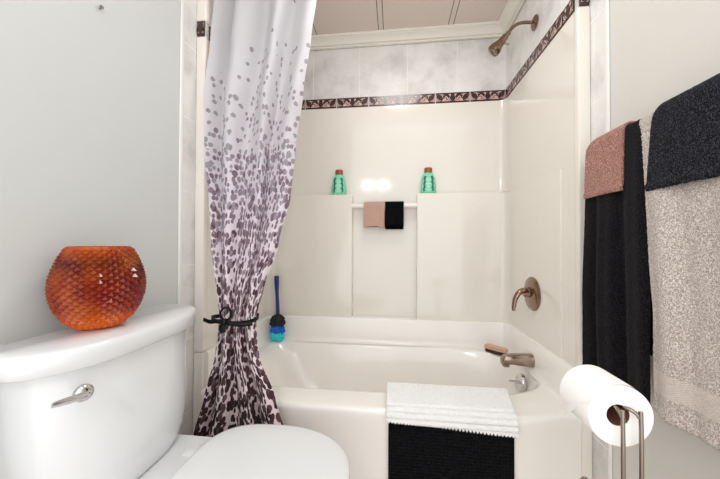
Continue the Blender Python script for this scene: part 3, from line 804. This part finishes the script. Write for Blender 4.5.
def towel(name, y0, y1, zb, zback, gap, m, label, folds, seed, thick=.008, droop=0, nu=110, nv=330, flare=(0, 0), edge=0, tilt=0):
    """y0 = far edge, y1 = near edge; front layer hangs at BXC-gap"""
    r = gap; L1 = BZ - zb; L2 = BZ - zback; tot = L1 + PI * r + L2
    def fn(u, v):
        d = v * tot
        y = lerp(y0, y1, u)
        if d < L1: x, z, front = BXC - r, zb + d, 1
        elif d < L1 + PI * r:
            a = (d - L1) / r; x, z, front = BXC - r * math.cos(a), BZ + r * math.sin(a), math.cos(a) * .5 + .5
        else: x, z, front = BXC + r, BZ - (d - L1 - PI * r), 0
        w = min(1, max(0, (BZ - z)) / .5)
        fold = sum(a * math.cos(2 * PI * (f * u + p) + q * z) for a, f, p, q in folds)
        x -= front * (fold + .012) * (w ** .6)
        y += (flare[0] * (1 - u) + flare[1] * u) * w + .004 * nz(z * 5, seed, u) * w
        if droop:   # cloth sags where it runs past the far end of the rail
            e = max(0, 1 - u / droop); z -= edge * e * e * (math.exp(-max(0, BZ - z) / .05))
        z += tilt * (u - .5) * front * (1 if d < L1 else 0) * (1 - d / L1 if d < L1 else 0)
        x += .0010 * nz(y * 260, z * 260, seed); z += .0008 * nz(y * 240 + 5, z * 240, seed + 3); y += .0008 * nz(y * 250, z * 250, seed + 8)
        hem = max(0, 1 - d / .018) if d < .018 else 0; x -= .0035 * math.sin(PI * hem)
        x = min(x, RX - .006)
        return (x, y, z)
    bm = NB(); grid(bm, nu, nv, fn); o = obj(name, bm, m, angle=180); solidify(o, thick)
    return tag(o, label, 'towel')
towel('bath_towel', 1.103, .868, .566, .70, .012, M['terry_black'], 'long black bath towel on the rail, farthest from the camera, under a rose hand towel', [(.012, 2.1, .1, .5), (.004, 4.6, .4, 1.2)], 2, droop=.14, edge=.020, flare=(.01, -.025))
towel('hand_towel', 1.098, .932, 1.150, 1.16, .021, M['terry_rose'], 'rose pink hand towel laid over the black bath towel', [(.003, 1.3, .2, .5)], 11, thick=.007, nu=90, nv=170, droop=.22, edge=.016)
towel('bath_towel', .884, .470, .583, .70, .012, M['terry_grey'], 'long pale grey bath towel with a woven band, hanging nearest the camera', [(.009, 2.4, .65, .6), (.004, 5.1, .2, 1.0)], 23, nu=170, flare=(-.05, -.03), thick=.010)
towel('hand_towel', .832, .480, 1.133, 1.15, .0215, M['terry_black2'], 'black hand towel laid over the pale grey bath towel', [(.004, 1.2, .6, .5)], 31, thick=.010, nu=160, nv=180, droop=.05, edge=.014, flare=(.03, 0))

# ------------------------------------------------------------------ toilet paper and its stand
PX, PZ, PY0, PY1, PR = .474, .682, .600, .694, .0555
tp = thing('toilet_paper_roll', 'thick white toilet paper roll with a loose end, held on the metal stand', 'toilet paper', (PX, .65, PZ - PR))
def rr(r, y, n=64):
    ox, oz = (-.006, .003) if r < .03 else (0, 0)
    return [(PX + ox + r * math.cos(2 * PI * k / n), y, PZ + oz + r * math.sin(2 * PI * k / n)) for k in range(n)]
bm = NB(); V = loft(bm, [rr(.0195, PY0), rr(PR - .004, PY0), rr(PR - .0008, PY0 + .002), rr(PR, PY0 + .006), rr(PR, PY1 - .004), rr(PR - .003, PY1), rr(.0195, PY1)], False, False)
obj('paper', bm, M['paper'], tp)
bm = NB(); loft(bm, [rr(.0195, PY0 + .001), rr(.0195, PY1 - .001), rr(.0185, PY1 - .001), rr(.0185, PY0 + .001), rr(.0195, PY0 + .001)], False, False)
obj('core', bm, M['card'], tp, label='brown cardboard core')
def sheet(u, v):
    y = lerp(PY0 + .004, PY1, u); r = PR + .0016
    L = lerp(.0, .030, u); a0, a1 = math.radians(60), math.radians(lerp(158, 206, u))
    arcL = r * (a1 - a0); d = v * (arcL + L)
    if d < arcL:
        a = a0 + d / r; return (PX + r * math.cos(a), y, PZ + r * math.sin(a))
    e = d - arcL; return (PX + r * math.cos(a1) + e * .22, y, PZ + r * math.sin(a1) - e)
bm = NB(); grid(bm, 24, 60, sheet); obj('loose_sheet', bm, M['paper'], tp, angle=180)

ts = thing('toilet_paper_stand', 'slim chrome toilet paper stand with two upright rods in front of the roll', 'toilet paper stand', (PX + .01, .64, 0))
def rod(path, r, name, n=8): obj(name, tube(NB(), smooth_path(path, n), r, 12), M['steel'], ts)
rod([(.4650, .584, .012), (.4650, .584, .35), (.4650, .584, .672), (.4645, .586, .690), (.463, .596, .6985), (.462, .612, .6995), (.461, .65, .6995), (.461, .684, .6995)], .0034, 'upright_rod')
rod([(.4945, .584, .012), (.4945, .584, .35), (.4945, .584, .672), (.493, .586, .690), (.486, .592, .6985), (.478, .602, .6995), (.474, .63, .6995), (.473, .684, .6995)], .0034, 'upright_rod')
obj('base', lathe(NB(), [(.01, 0), (.088, 0), (.090, .004), (.086, .010), (.03, .014), (.01, .015)], (.482, .64, 0), n=48), M['steel'], ts)
rod([(.470, .70, .010), (.470, .70, .25), (.470, .70, .480)], .0045, 'storage_post')
obj('finial', lathe(NB(), [(.002, 0), (.007, .002), (.0095, .009), (.009, .013), (.005, .019), (.0015, .021)], (.470, .70, .476)), M['steel'], ts)

# ------------------------------------------------------------------ nail left in the left wall
o = obj('wall_nail', lathe(NB(), [(.002, -.002), (.0022, .008), (.0055, .0085), (.0055, .0105), (.002, .011)], (-RX, .781, 1.68), (1, -.3, .2), 14), M['nail'])
tag(o, 'small nail left in the bare left wall above the toilet', 'nail')

# ------------------------------------------------------------------ light
def lamp(name, typ, loc, e, col=(1, 1, 1), rot=(0, 0, 0), **k):
    d = bpy.data.lights.new(name, typ); d.energy = e; d.color = col
    for a, v in k.items(): setattr(d, a, v)
    o = link(bpy.data.objects.new(name, d)); o.location = loc; o.rotation_euler = rot; return o
for x in (-.32, -.11):
    lamp('vanity_bulb', 'POINT', (x, -.95, 1.93), 6.5, (1, .98, .97), shadow_soft_size=.045)
lamp('ceiling_light', 'AREA', (.10, 1.17, CEIL - .02), 5.5, (1, .99, .97), (0, 0, 0), shape='DISK', size=.40)
w = bpy.data.worlds.new('World'); SC.world = w; w.use_nodes = True
bgn = w.node_tree.nodes['Background']; bgn.inputs[0].default_value = (.97, .99, 1, 1); bgn.inputs[1].default_value = 1.68

# ------------------------------------------------------------------ camera
cam = bpy.data.cameras.new('camera'); co = link(bpy.data.objects.new('camera', cam))
yaw, pit, roll = .113, .0119, .0034
F = Vector((-math.sin(yaw) * math.cos(pit), math.cos(yaw) * math.cos(pit), math.sin(pit)))
Rr = Vector((math.cos(yaw), math.sin(yaw), 0)); U = Rr.cross(F)
R2 = Rr * math.cos(roll) + U * math.sin(roll); U2 = -Rr * math.sin(roll) + U * math.cos(roll)
co.matrix_world = Matrix(((R2.x, U2.x, -F.x, .0628), (R2.y, U2.y, -F.y, 0), (R2.z, U2.z, -F.z, .9963), (0, 0, 0, 1)))
cam.sensor_fit = 'HORIZONTAL'; cam.sensor_width = 36; cam.lens = 300.63 / 720 * 36; cam.clip_start = .01
SC.camera = co
SC.view_settings.view_transform = 'Standard'; SC.view_settings.look = 'None'; SC.view_settings.exposure = .14
